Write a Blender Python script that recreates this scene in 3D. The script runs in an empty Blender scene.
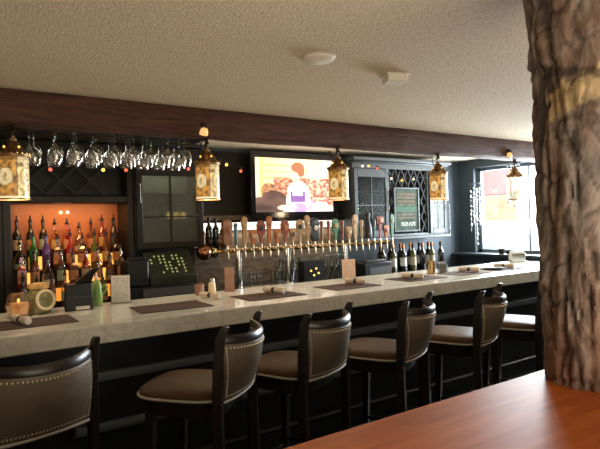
import bpy, math, random
from mathutils import Vector, Matrix, noise
PI = math.pi
random.seed(7)
scn = bpy.context.scene
col = scn.collection

# ------------------------------------------------------------------ materials
def nodes_of(name):
    m = bpy.data.materials.new(name); m.use_nodes = True
    nt = m.node_tree; nt.nodes.clear()
    out = nt.nodes.new('ShaderNodeOutputMaterial')
    return m, nt, out

def rgba(c): return (c[0], c[1], c[2], 1.0)

def pmat(name, c, rough=.5, metal=0., c2=None, scale=8., stretch=(1, 1, 1), contrast=(.35, .65), detail=4.,
         bump=0., bscale=None, emit=None, es=0., coat=0., spec=.5, dist=0.):
    m, nt, out = nodes_of(name)
    b = nt.nodes.new('ShaderNodeBsdfPrincipled')
    nt.links.new(b.outputs[0], out.inputs[0])
    b.inputs['Base Color'].default_value = rgba(c)
    b.inputs['Roughness'].default_value = rough
    b.inputs['Metallic'].default_value = metal
    b.inputs['Specular IOR Level'].default_value = spec
    b.inputs['Coat Weight'].default_value = coat
    if emit:
        b.inputs['Emission Color'].default_value = rgba(emit)
        b.inputs['Emission Strength'].default_value = es
    if c2 or bump:
        tc = nt.nodes.new('ShaderNodeTexCoord')
        mp = nt.nodes.new('ShaderNodeMapping'); mp.inputs['Scale'].default_value = stretch
        nt.links.new(tc.outputs['Object'], mp.inputs[0])
    if c2:
        n = nt.nodes.new('ShaderNodeTexNoise'); n.inputs['Scale'].default_value = scale
        n.inputs['Detail'].default_value = detail; n.inputs['Distortion'].default_value = dist
        nt.links.new(mp.outputs[0], n.inputs['Vector'])
        r = nt.nodes.new('ShaderNodeValToRGB')
        r.color_ramp.elements[0].position = contrast[0]; r.color_ramp.elements[0].color = rgba(c)
        r.color_ramp.elements[1].position = contrast[1]; r.color_ramp.elements[1].color = rgba(c2)
        nt.links.new(n.outputs['Fac'], r.inputs[0])
        nt.links.new(r.outputs[0], b.inputs['Base Color'])
    if bump:
        n2 = nt.nodes.new('ShaderNodeTexNoise'); n2.inputs['Scale'].default_value = bscale or scale * 4
        n2.inputs['Detail'].default_value = 3.
        nt.links.new(mp.outputs[0], n2.inputs['Vector'])
        bp = nt.nodes.new('ShaderNodeBump'); bp.inputs['Strength'].default_value = bump
        bp.inputs['Distance'].default_value = .02
        nt.links.new(n2.outputs['Fac'], bp.inputs['Height'])
        nt.links.new(bp.outputs[0], b.inputs['Normal'])
    return m

def gmat(name, c=(1, 1, 1), refl=.12, rough=.02, blend=.4):
    """thin glass: tinted see-through plus a sharp sheen growing at grazing angles"""
    m, nt, out = nodes_of(name)
    t = nt.nodes.new('ShaderNodeBsdfTransparent'); t.inputs[0].default_value = rgba(c)
    g = nt.nodes.new('ShaderNodeBsdfGlossy'); g.inputs['Roughness'].default_value = rough
    lw = nt.nodes.new('ShaderNodeLayerWeight'); lw.inputs['Blend'].default_value = blend
    ad = nt.nodes.new('ShaderNodeMath'); ad.operation = 'MULTIPLY_ADD'; ad.use_clamp = True
    ad.inputs[1].default_value = .8; ad.inputs[2].default_value = refl
    nt.links.new(lw.outputs['Facing'], ad.inputs[0])
    mx = nt.nodes.new('ShaderNodeMixShader')
    nt.links.new(ad.outputs[0], mx.inputs[0]); nt.links.new(t.outputs[0], mx.inputs[1]); nt.links.new(g.outputs[0], mx.inputs[2])
    nt.links.new(mx.outputs[0], out.inputs[0])
    return m

def emat(name, c, s):
    m, nt, out = nodes_of(name)
    e = nt.nodes.new('ShaderNodeEmission'); e.inputs[0].default_value = rgba(c); e.inputs[1].default_value = s
    nt.links.new(e.outputs[0], out.inputs[0])
    return m

def vmat(name, es=0., rough=.5, sheen=.0):
    """surface coloured by the mesh's own colour attribute (printed cards, the screen, painted glass)"""
    m, nt, out = nodes_of(name)
    b = nt.nodes.new('ShaderNodeBsdfPrincipled'); nt.links.new(b.outputs[0], out.inputs[0])
    a = nt.nodes.new('ShaderNodeVertexColor'); a.layer_name = 'Col'
    b.inputs['Roughness'].default_value = rough
    nt.links.new(a.outputs[0], b.inputs['Base Color'])
    if es:
        nt.links.new(a.outputs[0], b.inputs['Emission Color']); b.inputs['Emission Strength'].default_value = es
    return m

def wood_planks(name, c1, c2, c3, axis_scale, rough, bump=.15):
    m, nt, out = nodes_of(name)
    b = nt.nodes.new('ShaderNodeBsdfPrincipled'); nt.links.new(b.outputs[0], out.inputs[0])
    b.inputs['Roughness'].default_value = rough; b.inputs['Specular IOR Level'].default_value = .2
    tc = nt.nodes.new('ShaderNodeTexCoord')
    mp = nt.nodes.new('ShaderNodeMapping'); mp.inputs['Scale'].default_value = axis_scale
    nt.links.new(tc.outputs['Object'], mp.inputs[0])
    n = nt.nodes.new('ShaderNodeTexNoise'); n.inputs['Scale'].default_value = 2.2; n.inputs['Detail'].default_value = 7
    n.inputs['Distortion'].default_value = 1.2
    nt.links.new(mp.outputs[0], n.inputs['Vector'])
    r = nt.nodes.new('ShaderNodeValToRGB'); e = r.color_ramp.elements
    e[0].position = .3; e[0].color = rgba(c1); e[1].position = .7; e[1].color = rgba(c3)
    k = e.new(.5); k.color = rgba(c2)
    nt.links.new(n.outputs['Fac'], r.inputs[0]); nt.links.new(r.outputs[0], b.inputs['Base Color'])
    bp = nt.nodes.new('ShaderNodeBump'); bp.inputs['Strength'].default_value = bump; bp.inputs['Distance'].default_value = .01
    nt.links.new(n.outputs['Fac'], bp.inputs['Height']); nt.links.new(bp.outputs[0], b.inputs['Normal'])
    return m

def marble(name, base, vein, rough):
    m, nt, out = nodes_of(name)
    b = nt.nodes.new('ShaderNodeBsdfPrincipled'); nt.links.new(b.outputs[0], out.inputs[0])
    b.inputs['Roughness'].default_value = rough
    b.inputs['Specular IOR Level'].default_value = .8
    tc = nt.nodes.new('ShaderNodeTexCoord')
    n = nt.nodes.new('ShaderNodeTexNoise'); n.inputs['Scale'].default_value = 3.4; n.inputs['Detail'].default_value = 8
    n.inputs['Distortion'].default_value = 1.8
    nt.links.new(tc.outputs['Object'], n.inputs['Vector'])
    r = nt.nodes.new('ShaderNodeValToRGB'); e = r.color_ramp.elements
    e[0].position = .36; e[0].color = rgba(base); e[1].position = .66; e[1].color = rgba(base)
    a = e.new(.47); a.color = rgba([x * .93 for x in base]); k = e.new(.505); k.color = rgba(vein); l = e.new(.54); l.color = rgba(base)
    nt.links.new(n.outputs['Fac'], r.inputs[0]); nt.links.new(r.outputs[0], b.inputs['Base Color'])
    return m

M = {}
M['ceiling'] = pmat('textured ceiling', (.60, .50, .36), .9, c2=(.70, .59, .43), scale=38, bump=.32, bscale=80)
M['slate'] = pmat('slate paint', (.02, .026, .032), .42, c2=(.036, .044, .052), scale=5)
M['slate_wall'] = pmat('slate wall', (.048, .067, .084), .6, c2=(.056, .076, .094), scale=3)  # blue lifted in the colour to stand in for window haze
M['espresso'] = pmat('espresso cabinet', (.011, .0095, .0075), .40, c2=(.016, .0135, .010), scale=6, stretch=(1, 1, 8), spec=.22)
M['cab_blue'] = pmat('cabinet blue grey', (.040, .054, .061), .45, c2=(.05, .065, .072), scale=6)
M['cab_in'] = pmat('cabinet inside', (.07, .075, .06), .7, c2=(.10, .10, .08), scale=4)
M['cab_in_olive'] = pmat('cabinet inside olive', (.15, .155, .125), .7, c2=(.19, .19, .15), scale=4)  # olive lifted to carry the room reflection in the door pane
M['floor'] = wood_planks('floor boards', (.02, .014, .01), (.03, .02, .014), (.045, .03, .02), (1, 12, 1), .4)
M['beam'] = pmat('old dark beam', (.048, .018, .010), .7, c2=(.115, .043, .022), scale=3, stretch=(1, 9, 9), bump=.8, bscale=12, dist=1.)
M['counterwood'] = wood_planks('orange brown wood', (.33, .070, .013), (.44, .112, .022), (.55, .16, .038), (.9, 7, 7), .40, .03)
M['counterbase'] = pmat('dark base wood', (.03, .018, .012), .5, c2=(.05, .03, .02), scale=5, stretch=(8, 8, 1))
M['marble'] = marble('white marble', (.80, .78, .68), (.66, .65, .575), .16)
M['barface'] = pmat('bar front paint', (.016, .020, .025), .35, c2=(.022, .028, .034), scale=4)
M['barmould'] = pmat('bar moulding', (.15, .19, .225), .3, c2=(.18, .22, .25), scale=4)  # pale blue in the colour stands in for light caught on the ledges
M['seatleather'] = pmat('brown seat leather', (.088, .048, .025), .42, c2=(.11, .062, .034), scale=14, spec=.12, bump=.12, bscale=180)
M['stem'] = gmat('bright stemware glass', (.93, .93, .90), .16, .05, .45)
M['lattice'] = pmat('dark lattice', (.014, .017, .019), .7, c2=(.02, .024, .026), scale=9)
M['stoolwood'] = pmat('stool dark wood', (.012, .008, .007), .3, c2=(.022, .014, .011), scale=10, stretch=(1, 1, .2))
M['leather'] = pmat('taupe leather', (.130, .100, .066), .45, c2=(.160, .124, .083), scale=14, bump=.12, bscale=180)
M['welt'] = pmat('pale welt', (.46, .43, .36), .6, c2=(.54, .51, .43), scale=30)
M['nail'] = pmat('antique nailhead', (.70, .60, .42), .35, .6, c2=(.55, .46, .30), scale=30)
M['black'] = pmat('black plastic', (.007, .007, .008), .4, c2=(.011, .011, .012), scale=20, spec=.25)
M['blackgloss'] = pmat('black gloss', (.008, .008, .009), .12, c2=(.012, .012, .013), scale=9)
M['grey'] = pmat('grey plastic', (.05, .045, .042), .45, c2=(.06, .055, .05), scale=12)
M['white'] = pmat('white plastic', (.72, .69, .60), .5, c2=(.78, .74, .65), scale=10)
M['paper'] = pmat('paper', (.74, .71, .66), .8, c2=(.8, .77, .72), scale=18)
M['linen'] = pmat('linen', (.72, .60, .47), .85, c2=(.80, .70, .56), scale=40, bump=.3, bscale=120)
M['band'] = pmat('dark paper band', (.02, .015, .014), .6, c2=(.03, .022, .02), scale=20)
M['mat'] = pmat('woven brown placemat', (.050, .022, .014), .75, c2=(.09, .042, .026), scale=70, stretch=(1, 4, 1), bump=.5, bscale=150)
M['brass'] = pmat('brass', (.58, .40, .17), .25, 1., c2=(.45, .29, .12), scale=9)
M['copper'] = pmat('copper', (.42, .20, .10), .25, 1., c2=(.30, .14, .07), scale=9)
M['chrome'] = pmat('chrome', (.72, .70, .66), .15, 1., c2=(.6, .58, .55), scale=9)
M['tapmetal'] = pmat('warm tap metal', (.50, .40, .27), .28, 1., c2=(.34, .25, .15), scale=12)
M['iron'] = pmat('dark iron', (.035, .028, .022), .5, .7, c2=(.07, .05, .035), scale=25)
M['oldbrass'] = pmat('aged brass', (.34, .20, .085), .4, .8, c2=(.20, .11, .05), scale=22)
M['glass'] = gmat('clear glass', (.90, .91, .89), .07, .03, .35)
def veil_pane(name, c, k):
    m, nt, out = nodes_of(name)
    t = nt.nodes.new('ShaderNodeBsdfTransparent'); t.inputs[0].default_value = (.85, .88, .84, 1)
    b = nt.nodes.new('ShaderNodeBsdfPrincipled'); b.inputs['Base Color'].default_value = rgba(c); b.inputs['Roughness'].default_value = .08
    mx = nt.nodes.new('ShaderNodeMixShader'); mx.inputs[0].default_value = k
    nt.links.new(t.outputs[0], mx.inputs[1]); nt.links.new(b.outputs[0], mx.inputs[2]); nt.links.new(mx.outputs[0], out.inputs[0])
    return m
M['pane_hazy2'] = veil_pane('clear lantern glass', (.75, .74, .70), .45)  # pale veil stands in for window glare on the end lantern
M['pane_hazy'] = veil_pane('hazy cabinet pane', (.135, .14, .118), .5)  # grey green veil stands in for the room reflected in the door
M['pane'] = gmat('cabinet pane', (.72, .76, .72), .004, .25, .04)
M['pane_dark'] = gmat('window pane', (.97, .98, .98), .02, .02, .1)
M['orangewall'] = pmat('orange lit wall', (.36, .125, .045), .45, c2=(.46, .165, .06), scale=3)
M['shelfedge'] = emat('lit shelf edge', (1., .33, .05), 1.0)
M['shelfglow'] = emat('lit shelf panel', (1., .46, .09), 1.5)
M['warmbulb'] = emat('warm bulb', (1., .70, .32), 9.)
M['stripled'] = emat('cool light strip', (1., .95, .82), 2.2)
M['tile'] = pmat('pale backsplash', (.24, .19, .145), .22, c2=(.13, .10, .075), scale=5, stretch=(2, 1, 6))
M['tiledark'] = pmat('steel backsplash', (.16, .11, .075), .3, .5, c2=(.08, .055, .04), scale=6)
M['candleglow'] = emat('candle glow', (1., .62, .16), 1.6)
M['red_bulb'] = emat('red bulb', (1., .16, .08), 1.5)
M['amber_bulb'] = emat('amber bulb', (1., .55, .12), 2.2)
M['white_bulb'] = emat('white bulb', (1., .86, .70), 1.8)
M['keys'] = emat('lit keys', (.75, .85, .30), .42)
M['keydark'] = pmat('key field', (.012, .014, .007), .4, c2=(.02, .022, .010), scale=10, spec=.25)
M['vprint'] = vmat('printed card', 0, .6)
M['vscreen'] = vmat('tv picture', .92, .3)
M['vlantern'] = vmat('painted lantern glass', .55, .25)
M['vboard'] = vmat('chalk board', .12, 1.)
M['vboard'].node_tree.nodes['Principled BSDF'].inputs['Specular IOR Level'].default_value = .05
M['outpink'] = pmat('outside pink awning', (.22, .075, .075), .7, c2=(.24, .09, .085), scale=3)
M['outbrick'] = pmat('outside tan lattice', (.22, .18, .11), .8, c2=(.14, .105, .06), scale=9)
M['outwall'] = pmat('outside pale wall', (.9, .9, .88), .8, c2=(.94, .94, .92), scale=3)
M['outgreen'] = pmat('outside green hedge', (.16, .20, .19), .8, c2=(.22, .26, .24), scale=6)
M['ground'] = pmat('pale pavement', (.62, .62, .60), .9, c2=(.7, .7, .68), scale=3)
M['winwhite'] = pmat('window frame grey', (.10, .125, .15), .5, c2=(.13, .16, .19), scale=6)
M['cork'] = pmat('cork', (.62, .36, .12), .8, c2=(.75, .48, .2), scale=40)
M['ring'] = pmat('cream rim', (.88, .74, .46), .35, c2=(.85, .7, .45), scale=20)
M['wax'] = pmat('orange glow filling', (.8, .28, .06), .5, c2=(.9, .5, .18), scale=40, emit=(1, .35, .08), es=.25)
M['jarfill'] = pmat('straw filling', (.36, .34, .16), .5, c2=(.20, .18, .07), scale=30)
M['amberglass'] = pmat('amber lamp glass', (.7, .35, .1), .25, emit=(1., .55, .2), es=.9, c2=(.5, .2, .06), scale=25)

def bark_mat():
    m, nt, out = nodes_of('weathered trunk')
    b = nt.nodes.new('ShaderNodeBsdfPrincipled'); nt.links.new(b.outputs[0], out.inputs[0])
    b.inputs['Roughness'].default_value = .75
    a = nt.nodes.new('ShaderNodeVertexColor'); a.layer_name = 'Col'
    tc = nt.nodes.new('ShaderNodeTexCoord'); mp = nt.nodes.new('ShaderNodeMapping'); mp.inputs['Scale'].default_value = (8, 8, 3.5)
    nt.links.new(tc.outputs['Object'], mp.inputs[0])
    n = nt.nodes.new('ShaderNodeTexNoise'); n.inputs['Scale'].default_value = 3.5; n.inputs['Detail'].default_value = 8; n.inputs['Distortion'].default_value = .8
    nt.links.new(mp.outputs[0], n.inputs['Vector'])
    r = nt.nodes.new('ShaderNodeValToRGB'); e = r.color_ramp.elements
    e[0].position = .30; e[0].color = (.62, .60, .58, 1); e[1].position = .70; e[1].color = (1.9, 1.85, 1.8, 1)
    nt.links.new(n.outputs['Fac'], r.inputs[0])
    mx = nt.nodes.new('ShaderNodeMix'); mx.data_type = 'RGBA'; mx.blend_type = 'MULTIPLY'; mx.inputs[0].default_value = 1.
    nt.links.new(a.outputs[0], mx.inputs[6]); nt.links.new(r.outputs[0], mx.inputs[7])
    nt.links.new(mx.outputs[2], b.inputs['Base Color'])
    bp = nt.nodes.new('ShaderNodeBump'); bp.inputs['Strength'].default_value = .7; bp.inputs['Distance'].default_value = .015
    nt.links.new(n.outputs['Fac'], bp.inputs['Height']); nt.links.new(bp.outputs[0], b.inputs['Normal'])
    return m
M['bark'] = bark_mat()

# ------------------------------------------------------------------ mesh builder
class MB:
    def __init__(s): s.v = []; s.f = []; s.c = None
    def add(s, vs, fs):
        o = len(s.v); s.v += [tuple(p) for p in vs]; s.f += [tuple(i + o for i in f) for f in fs]; return s
    def box(s, x0, x1, y0, y1, z0, z1, mat=None):
        vs = [(x, y, z) for z in (z0, z1) for y in (y0, y1) for x in (x0, x1)]
        if mat is not None: vs = [mat @ Vector(p) for p in vs]
        return s.add(vs, [(0, 2, 3, 1), (4, 5, 7, 6), (0, 1, 5, 4), (2, 6, 7, 3), (0, 4, 6, 2), (1, 3, 7, 5)])
    def loft(s, rings, cap0=True, cap1=True, closed=True):
        n = len(rings[0]); vs = [p for r in rings for p in r]; fs = []
        for i in range(len(rings) - 1):
            for j in range(n if closed else n - 1):
                k = (j + 1) % n
                fs.append((i * n + j, i * n + k, (i + 1) * n + k, (i + 1) * n + j))
        if cap0: fs.append(tuple(range(n - 1, -1, -1)))
        if cap1: fs.append(tuple(range((len(rings) - 1) * n, len(rings) * n)))
        return s.add(vs, fs)
    def lathe(s, prof, n=16, c=(0, 0, 0), cap0=True, cap1=True, mat=None, ph=0.):
        rings = []
        for r, z in prof:
            ring = [Vector((r * math.cos(2 * PI * k / n + ph), r * math.sin(2 * PI * k / n + ph), z)) for k in range(n)]
            if mat is not None: ring = [mat @ p for p in ring]
            rings.append([p + Vector(c) for p in ring])
        return s.loft(rings, cap0, cap1)
    def tube(s, pts, r, n=8, closed=False):
        pts = [Vector(p) for p in pts]; m = len(pts); rings = []; up = Vector((0, 0, 1)); prev = None
        for i, p in enumerate(pts):
            a = pts[(i - 1) % m] if (closed or i > 0) else p; b = pts[(i + 1) % m] if (closed or i < m - 1) else p
            t = (b - a).normalized()
            if prev is None:
                x = t.cross(up)
                if x.length < 1e-4: x = t.cross(Vector((1, 0, 0)))
            else: x = prev - t * prev.dot(t)
            x.normalize(); prev = x; y = t.cross(x)
            rr = r[i] if isinstance(r, (list, tuple)) else r
            rings.append([p + x * rr * math.cos(2 * PI * k / n) + y * rr * math.sin(2 * PI * k / n) for k in range(n)])
        if closed:
            rings.append(rings[0]); return s.loft(rings, False, False)
        return s.loft(rings)
    def bar(s, p0, p1, w0, w1=None, d0=None, d1=None):
        """tapered square bar between two points"""
        p0 = Vector(p0); p1 = Vector(p1); w1 = w1 or w0; d0 = d0 or w0; d1 = d1 or w1
        t = (p1 - p0).normalized(); x = Vector((1, 0, 0)) - t * t.x
        if x.length < .2: x = Vector((0, 1, 0)) - t * t.y
        x.normalize(); y = t.cross(x)
        q = lambda p, w, d: [p + x * a * w / 2 + y * b * d / 2 for a, b in ((-1, -1), (1, -1), (1, 1), (-1, 1))]
        return s.loft([q(p0, w0, d0), q(p1, w1, d1)])
    def ball(s, c, r, n=10, m=6, sc=(1, 1, 1)):
        prof = [(r * math.sin(PI * i / m) if 0 < i < m else r * .02, -r * math.cos(PI * i / m)) for i in range(m + 1)]
        rings = [[(c[0] + sc[0] * q * math.cos(2 * PI * k / n), c[1] + sc[1] * q * math.sin(2 * PI * k / n), c[2] + sc[2] * z) for k in range(n)] for q, z in prof]
        return s.loft(rings)
    def torus(s, c, R, r, n=20, m=6, mat=None):
        pts = [Vector((R * math.cos(2 * PI * k / n), R * math.sin(2 * PI * k / n), 0)) for k in range(n)]
        if mat is not None: pts = [mat @ p for p in pts]
        return s.tube([p + Vector(c) for p in pts], r, m, True)
    def sheet(s, fn, nu, nv):
        vs = [fn(i / nu, j / nv) for j in range(nv + 1) for i in range(nu + 1)]
        return s.add(vs, [(j * (nu + 1) + i, j * (nu + 1) + i + 1, (j + 1) * (nu + 1) + i + 1, (j + 1) * (nu + 1) + i) for j in range(nv) for i in range(nu)])
    def build(s, name, mat, parent=None, smooth=True, bevel=0., loc=None, angle=40, solid=0., seg=2):
        me = bpy.data.meshes.new(name); me.from_pydata(s.v, [], s.f); me.update()
        me.materials.append(mat if not isinstance(mat, str) else M[mat])
        if smooth:
            me.polygons.foreach_set('use_smooth', [True] * len(me.polygons))
            me.set_sharp_from_angle(angle=math.radians(angle))
        if s.c: 
            a = me.color_attributes.new('Col', 'FLOAT_COLOR', 'POINT')
            a.data.foreach_set('color', [x for c in s.c for x in (c[0], c[1], c[2], 1.)])
        o = bpy.data.objects.new(name, me); col.objects.link(o)
        if parent: o.parent = parent
        if loc: o.location = loc
        if solid:
            k = o.modifiers.new('Solid', 'SOLIDIFY'); k.thickness = solid; k.offset = 0
        if bevel:
            k = o.modifiers.new('Bevel', 'BEVEL'); k.width = bevel; k.segments = seg; k.limit_method = 'ANGLE'
        return o

def tag(o, label=None, cat=None, group=None, kind=None):
    if label: o['label'] = label
    if cat: o['category'] = cat
    if group: o['group'] = group
    if kind: o['kind'] = kind
    return o
def empty(name, loc, rz=0., label=None, cat=None, group=None):
    o = bpy.data.objects.new(name, None); col.objects.link(o); o.empty_display_size = .1
    o.location = loc; o.rotation_euler = (0, 0, rz)
    return tag(o, label, cat, group)
def struct(o): o['kind'] = 'structure'; return o
kids = {}
def copy_tree(o, parent=None):
    c = o.copy(); col.objects.link(c)
    if parent: c.parent = parent
    for ch in list(o.children): copy_tree(ch, c)
    return c
ORD = ['first', 'second', 'third', 'fourth', 'fifth', 'sixth', 'seventh', 'eighth', 'ninth', 'tenth', 'eleventh', 'twelfth', 'thirteenth', 'fourteenth']
def B(*a): return MB().box(*a)
def painted(name, w, h, nu, nv, fn, mat, parent, rot=None, loc=None):
    """upright sheet in x-z, facing -y, coloured per point by fn(x 0..1, y 0..1 from the top)"""
    m = MB().sheet(lambda a, b: (w * (a - .5), 0, h * b), nu, nv)
    m.c = [fn(i / nu, 1 - j / nv) for j in range(nv + 1) for i in range(nu + 1)]
    o = m.build(name, mat, parent, smooth=False, loc=loc)
    if rot: o.rotation_euler = rot
    return o

# ------------------------------------------------------------------ camera
th, roll, f = math.radians(34), .028, 540.
Fv = Vector((math.sin(th), math.cos(th), 0)); Rv = Vector((math.cos(th), -math.sin(th), 0)); Uv = Vector((0, 0, 1))
cx = Rv * math.cos(roll) - Uv * math.sin(roll); cy = Rv * math.sin(roll) + Uv * math.cos(roll); cz = -Fv
cam = bpy.data.cameras.new('camera'); co = bpy.data.objects.new('camera', cam); col.objects.link(co)
mw = Matrix((cx, cy, cz)).transposed().to_4x4(); mw.translation = Vector((0, 0, 1.6)); co.matrix_world = mw
cam.sensor_width = 36; cam.lens = f / 600 * 36; cam.shift_y = -1.9 / 600; cam.clip_start = .02
scn.camera = co

# ------------------------------------------------------------------ the room
ZC = 2.45
struct(B(-2, 6.75, -2.5, 5.55, -.1, 0).build('floor', 'floor', smooth=False))
struct(B(-2, 6.75, -2.5, 5.55, ZC, ZC + .12).build('ceiling', 'ceiling', smooth=False))
struct(B(-2, 6.75, 5.41, 5.55, 0, ZC).build('wall_back', 'slate_wall', smooth=False))
struct(B(-2.12, -2, -2.5, 5.55, 0, ZC).build('wall_left', 'ceiling', smooth=False))
struct(B(-2.12, 6.75, -2.62, -2.5, 0, ZC).build('wall_rear', 'ceiling', smooth=False))
WY0, WY1, WZ0, WZ1 = 2.55, 5.13, 1.09, 2.325           # the window opening in the right wall
w = MB().box(6.55, 6.75, WY1, 5.41, 0, ZC).box(6.55, 6.75, -2.5, WY0, 0, ZC).box(6.55, 6.75, WY0, WY1, 0, WZ0).box(6.55, 6.75, WY0, WY1, WZ1, ZC)
struct(w.build('wall_right', 'slate_wall', smooth=False))
win = empty('window_1', (6.66, (WY0 + WY1) / 2, WZ0)); struct(win)
hw = (WY1 - WY0) / 2; hh = WZ1 - WZ0
fr = MB().box(-.03, .03, -hw, -hw + .06, 0, hh).box(-.03, .03, hw - .06, hw, 0, hh).box(-.03, .03, -hw, hw, 0, .05).box(-.03, .03, -hw, hw, hh - .05, hh)
fr.build('window_frame', 'winwhite', win, bevel=.004)
MB().box(-.02, .02, .455, .475, .05, hh - .05).build('mullion', 'winwhite', win)
MB().box(-.004, .004, -hw + .06, hw - .06, .05, hh - .05).build('pane', 'pane_dark', win, smooth=False)
sill = B(6.36, 6.549, 2.5, 5.40, 1.055, 1.09).build('trim_1', 'cab_blue', bevel=.006); struct(sill)
# outside
struct(B(6.76, 16, -4, 14, -.12, -.02).build('ground', 'ground', smooth=False))
ob = empty('building', (9.9, 6.2, -.02), 0, 'pale building across the street with pink awning seen through window', 'building')
MB().box(0, .3, -5.5, 3.2, 0, 2.75).build('wall', 'outwall', ob, smooth=False)
MB().box(-.06, -.005, .45, 1.6, 2.10, 2.72).build('awning', 'outpink', ob, bevel=.01)
lat = MB().box(-.05, -.005, .50, 1.25, 1.55, 2.08)
lat.build('lattice_panel', 'outbrick', ob)
MB().box(-.30, -.01, .05, 1.5, 0.95, 1.30).build('hedge', 'outgreen', ob, bevel=.04)

# ceiling beam, hewn from one long log
bm_ = MB()
def beam_ring(x):
    ring = []
    for y, z in ((3.62, 2.262), (3.65, 2.25), (3.73, 2.246), (3.82, 2.25), (3.85, 2.27), (3.85, 2.36), (3.85, 2.449), (3.73, 2.4495), (3.63, 2.449), (3.61, 2.40), (3.612, 2.33)):
        k = noise.noise(Vector((x * 1.7, y * 9, z * 9))) * .012 + noise.noise(Vector((x * 7, y * 14, z * 14))) * .007
        ring.append((x, y + k, z + (k if z < 2.44 else 0)))
    return ring
bm_.loft([beam_ring(-1.99 + i * .06) for i in range(143)])
tag(bm_.build('ceiling_beam', 'beam', angle=60), 'long rough dark brown timber beam running along the ceiling over the bar', 'beam')

# ceiling fittings
sd = empty('smoke_detector', (1.655, 2.24, ZC), 0, 'round flat white smoke detector on the textured ceiling', 'smoke detector')
MB().lathe([(.075, 0), (.080, -.006), (.080, -.014), (.062, -.024), (.02, -.028)], 28).build('body', 'white', sd)
MB().lathe([(.088, -.0005), (.09, -.004), (.084, -.008)], 28).build('base_ring', 'white', sd)
jb = empty('alarm_box', (2.25, 2.30, ZC), math.radians(-22), 'small white rectangular box fixed to the ceiling beside the round detector', 'alarm')
MB().box(-.062, .062, -.05, .05, -.048, -.001).build('body', 'white', jb, bevel=.008)
MB().box(-.07, .07, -.058, .058, -.008, -.0005).build('base_plate', 'white', jb, bevel=.003)

# ------------------------------------------------------------------ bar
bb = empty('bar_front_cabinet', (2.4, 3.3, 0), 0, 'dark painted bar front with two horizontal mouldings beneath the marble top', 'bar')
MB().box(-4.3, 3.38, .04, .52, 0, .965).build('front_panel', 'barface', bb, smooth=False)
for z in (.735, .435):
    MB().box(-4.3, 3.38, 0, .04, z - .022, z + .012).box(-4.3, 3.38, .012, .04, z - .04, z - .022).build('moulding', 'barmould', bb, bevel=.004)
MB().box(-4.3, 3.38, .01, .04, .0, .13).build('baseboard', 'barface', bb, bevel=.004)
fr_ = MB().tube([(-4.3, -.12, .19), (3.3, -.12, .19)], .019, 10).build('foot_rail', 'iron', bb)
for x in (-3.6, -2.4, -1.2, 0, 1.2, 2.4):
    MB().tube([(x, .01, .19), (x, -.12, .19)], .012, 8).build('rail_bracket', 'iron', bb)
tp = MB().box(-2, 5.80, 3.07, 3.97, .966, 1.07).build('marble_worktop', 'marble', bevel=.008, seg=3)
tag(tp, 'long white veined marble bar top with a thick front edge', 'countertop')

# foreground counter with the trunk standing on it
fc = empty('wooden_counter', (1.5, .822, 0), 0, 'glossy orange brown wooden counter top in the right foreground', 'counter')
MB().box(-2.9, 3.2, -.38, .31, 1.0, 1.05).build('counter_top', 'counterwood', fc, bevel=.012, seg=3)
MB().box(-2.8, 3.1, -.22, .15, 0, .9995).build('base', 'counterbase', fc, smooth=False)

TX, TY = 1.815, .955
tk = MB(); NA, NZ = 110, 150; cols = []
for j in range(NZ + 1):
    z = 1.0505 + (2.4495 - 1.0505) * j / NZ; t = j / NZ
    for i in range(NA):
        a = 2 * PI * i / NA; ca, sa = math.cos(a), math.sin(a)
        base = .158 + .012 * t + .010 * max(0, t - .6) / .4
        p = Vector((ca * 1.3, sa * 1.3, z * 1.1))
        k1 = noise.noise(p * 1.3 + Vector((3, 1, 0))); k2 = noise.noise(Vector((ca * 3.2, sa * 3.2, z * 3.4)))
        k3 = noise.noise(Vector((ca * 6, sa * 6, z * 9.0 + 7))); k4 = noise.noise(Vector((ca * 13, sa * 13, z * 30)))
        ridge = abs(noise.noise(Vector((ca * 4 + 5, sa * 4, z * 2.0 + k1 * .9))))
        chip = abs(noise.noise(Vector((ca * 2.2, sa * 2.2 + 4, z * 7.5))))
        step = .012 if (z + .05 * k1 + .03 * math.sin(3 * a)) > 2.10 else 0
        r = base + .012 * k1 + .014 * k2 + .009 * k3 + .004 * k4 - .016 * max(0, .16 - ridge) / .16 - .010 * max(0, .10 - chip) / .10 + step
        tk.v.append((TX + r * ca, TY + r * sa, z))
        # colouring of the wood: brown body, grey patches lightened to stand in for window glare, a pale split patch near the top, redder foot
        sh = .5 + .9 * k3 + .5 * k2; c = Vector((.085, .052, .037)).lerp(Vector((.150, .108, .085)), max(0, min(1, sh)))
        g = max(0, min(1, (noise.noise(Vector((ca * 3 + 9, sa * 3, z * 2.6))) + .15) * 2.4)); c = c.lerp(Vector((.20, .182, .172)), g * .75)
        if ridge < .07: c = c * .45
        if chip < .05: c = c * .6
        c = c.lerp(Vector((.13, .058, .032)), max(0, min(1, (1.40 - z) * 2.6)) * .65)
        da = (math.degrees(a) - 198 + 180) % 360 - 180          # the split patch sits on the side facing the bar stools
        zz = z - 1.985 - .0010 * da
        if -38 < da + 14 * k3 < 30 and -.05 < zz < .045 + .03 * k3: c = Vector((.27, .205, .115)) * (1 + .5 * k4)
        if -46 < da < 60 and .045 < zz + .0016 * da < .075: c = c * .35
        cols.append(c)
for j in range(NZ):
    for i in range(NA):
        k = (i + 1) % NA; tk.f.append((j * NA + i, j * NA + k, (j + 1) * NA + k, (j + 1) * NA + i))
tk.f.append(tuple(range(NA - 1, -1, -1))); tk.f.append(tuple(range(NZ * NA, (NZ + 1) * NA)))
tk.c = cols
tag(tk.build('tree_trunk_post', 'bark', angle=80), 'gnarled bare tree trunk used as a post at the right edge of the picture', 'post')

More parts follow.
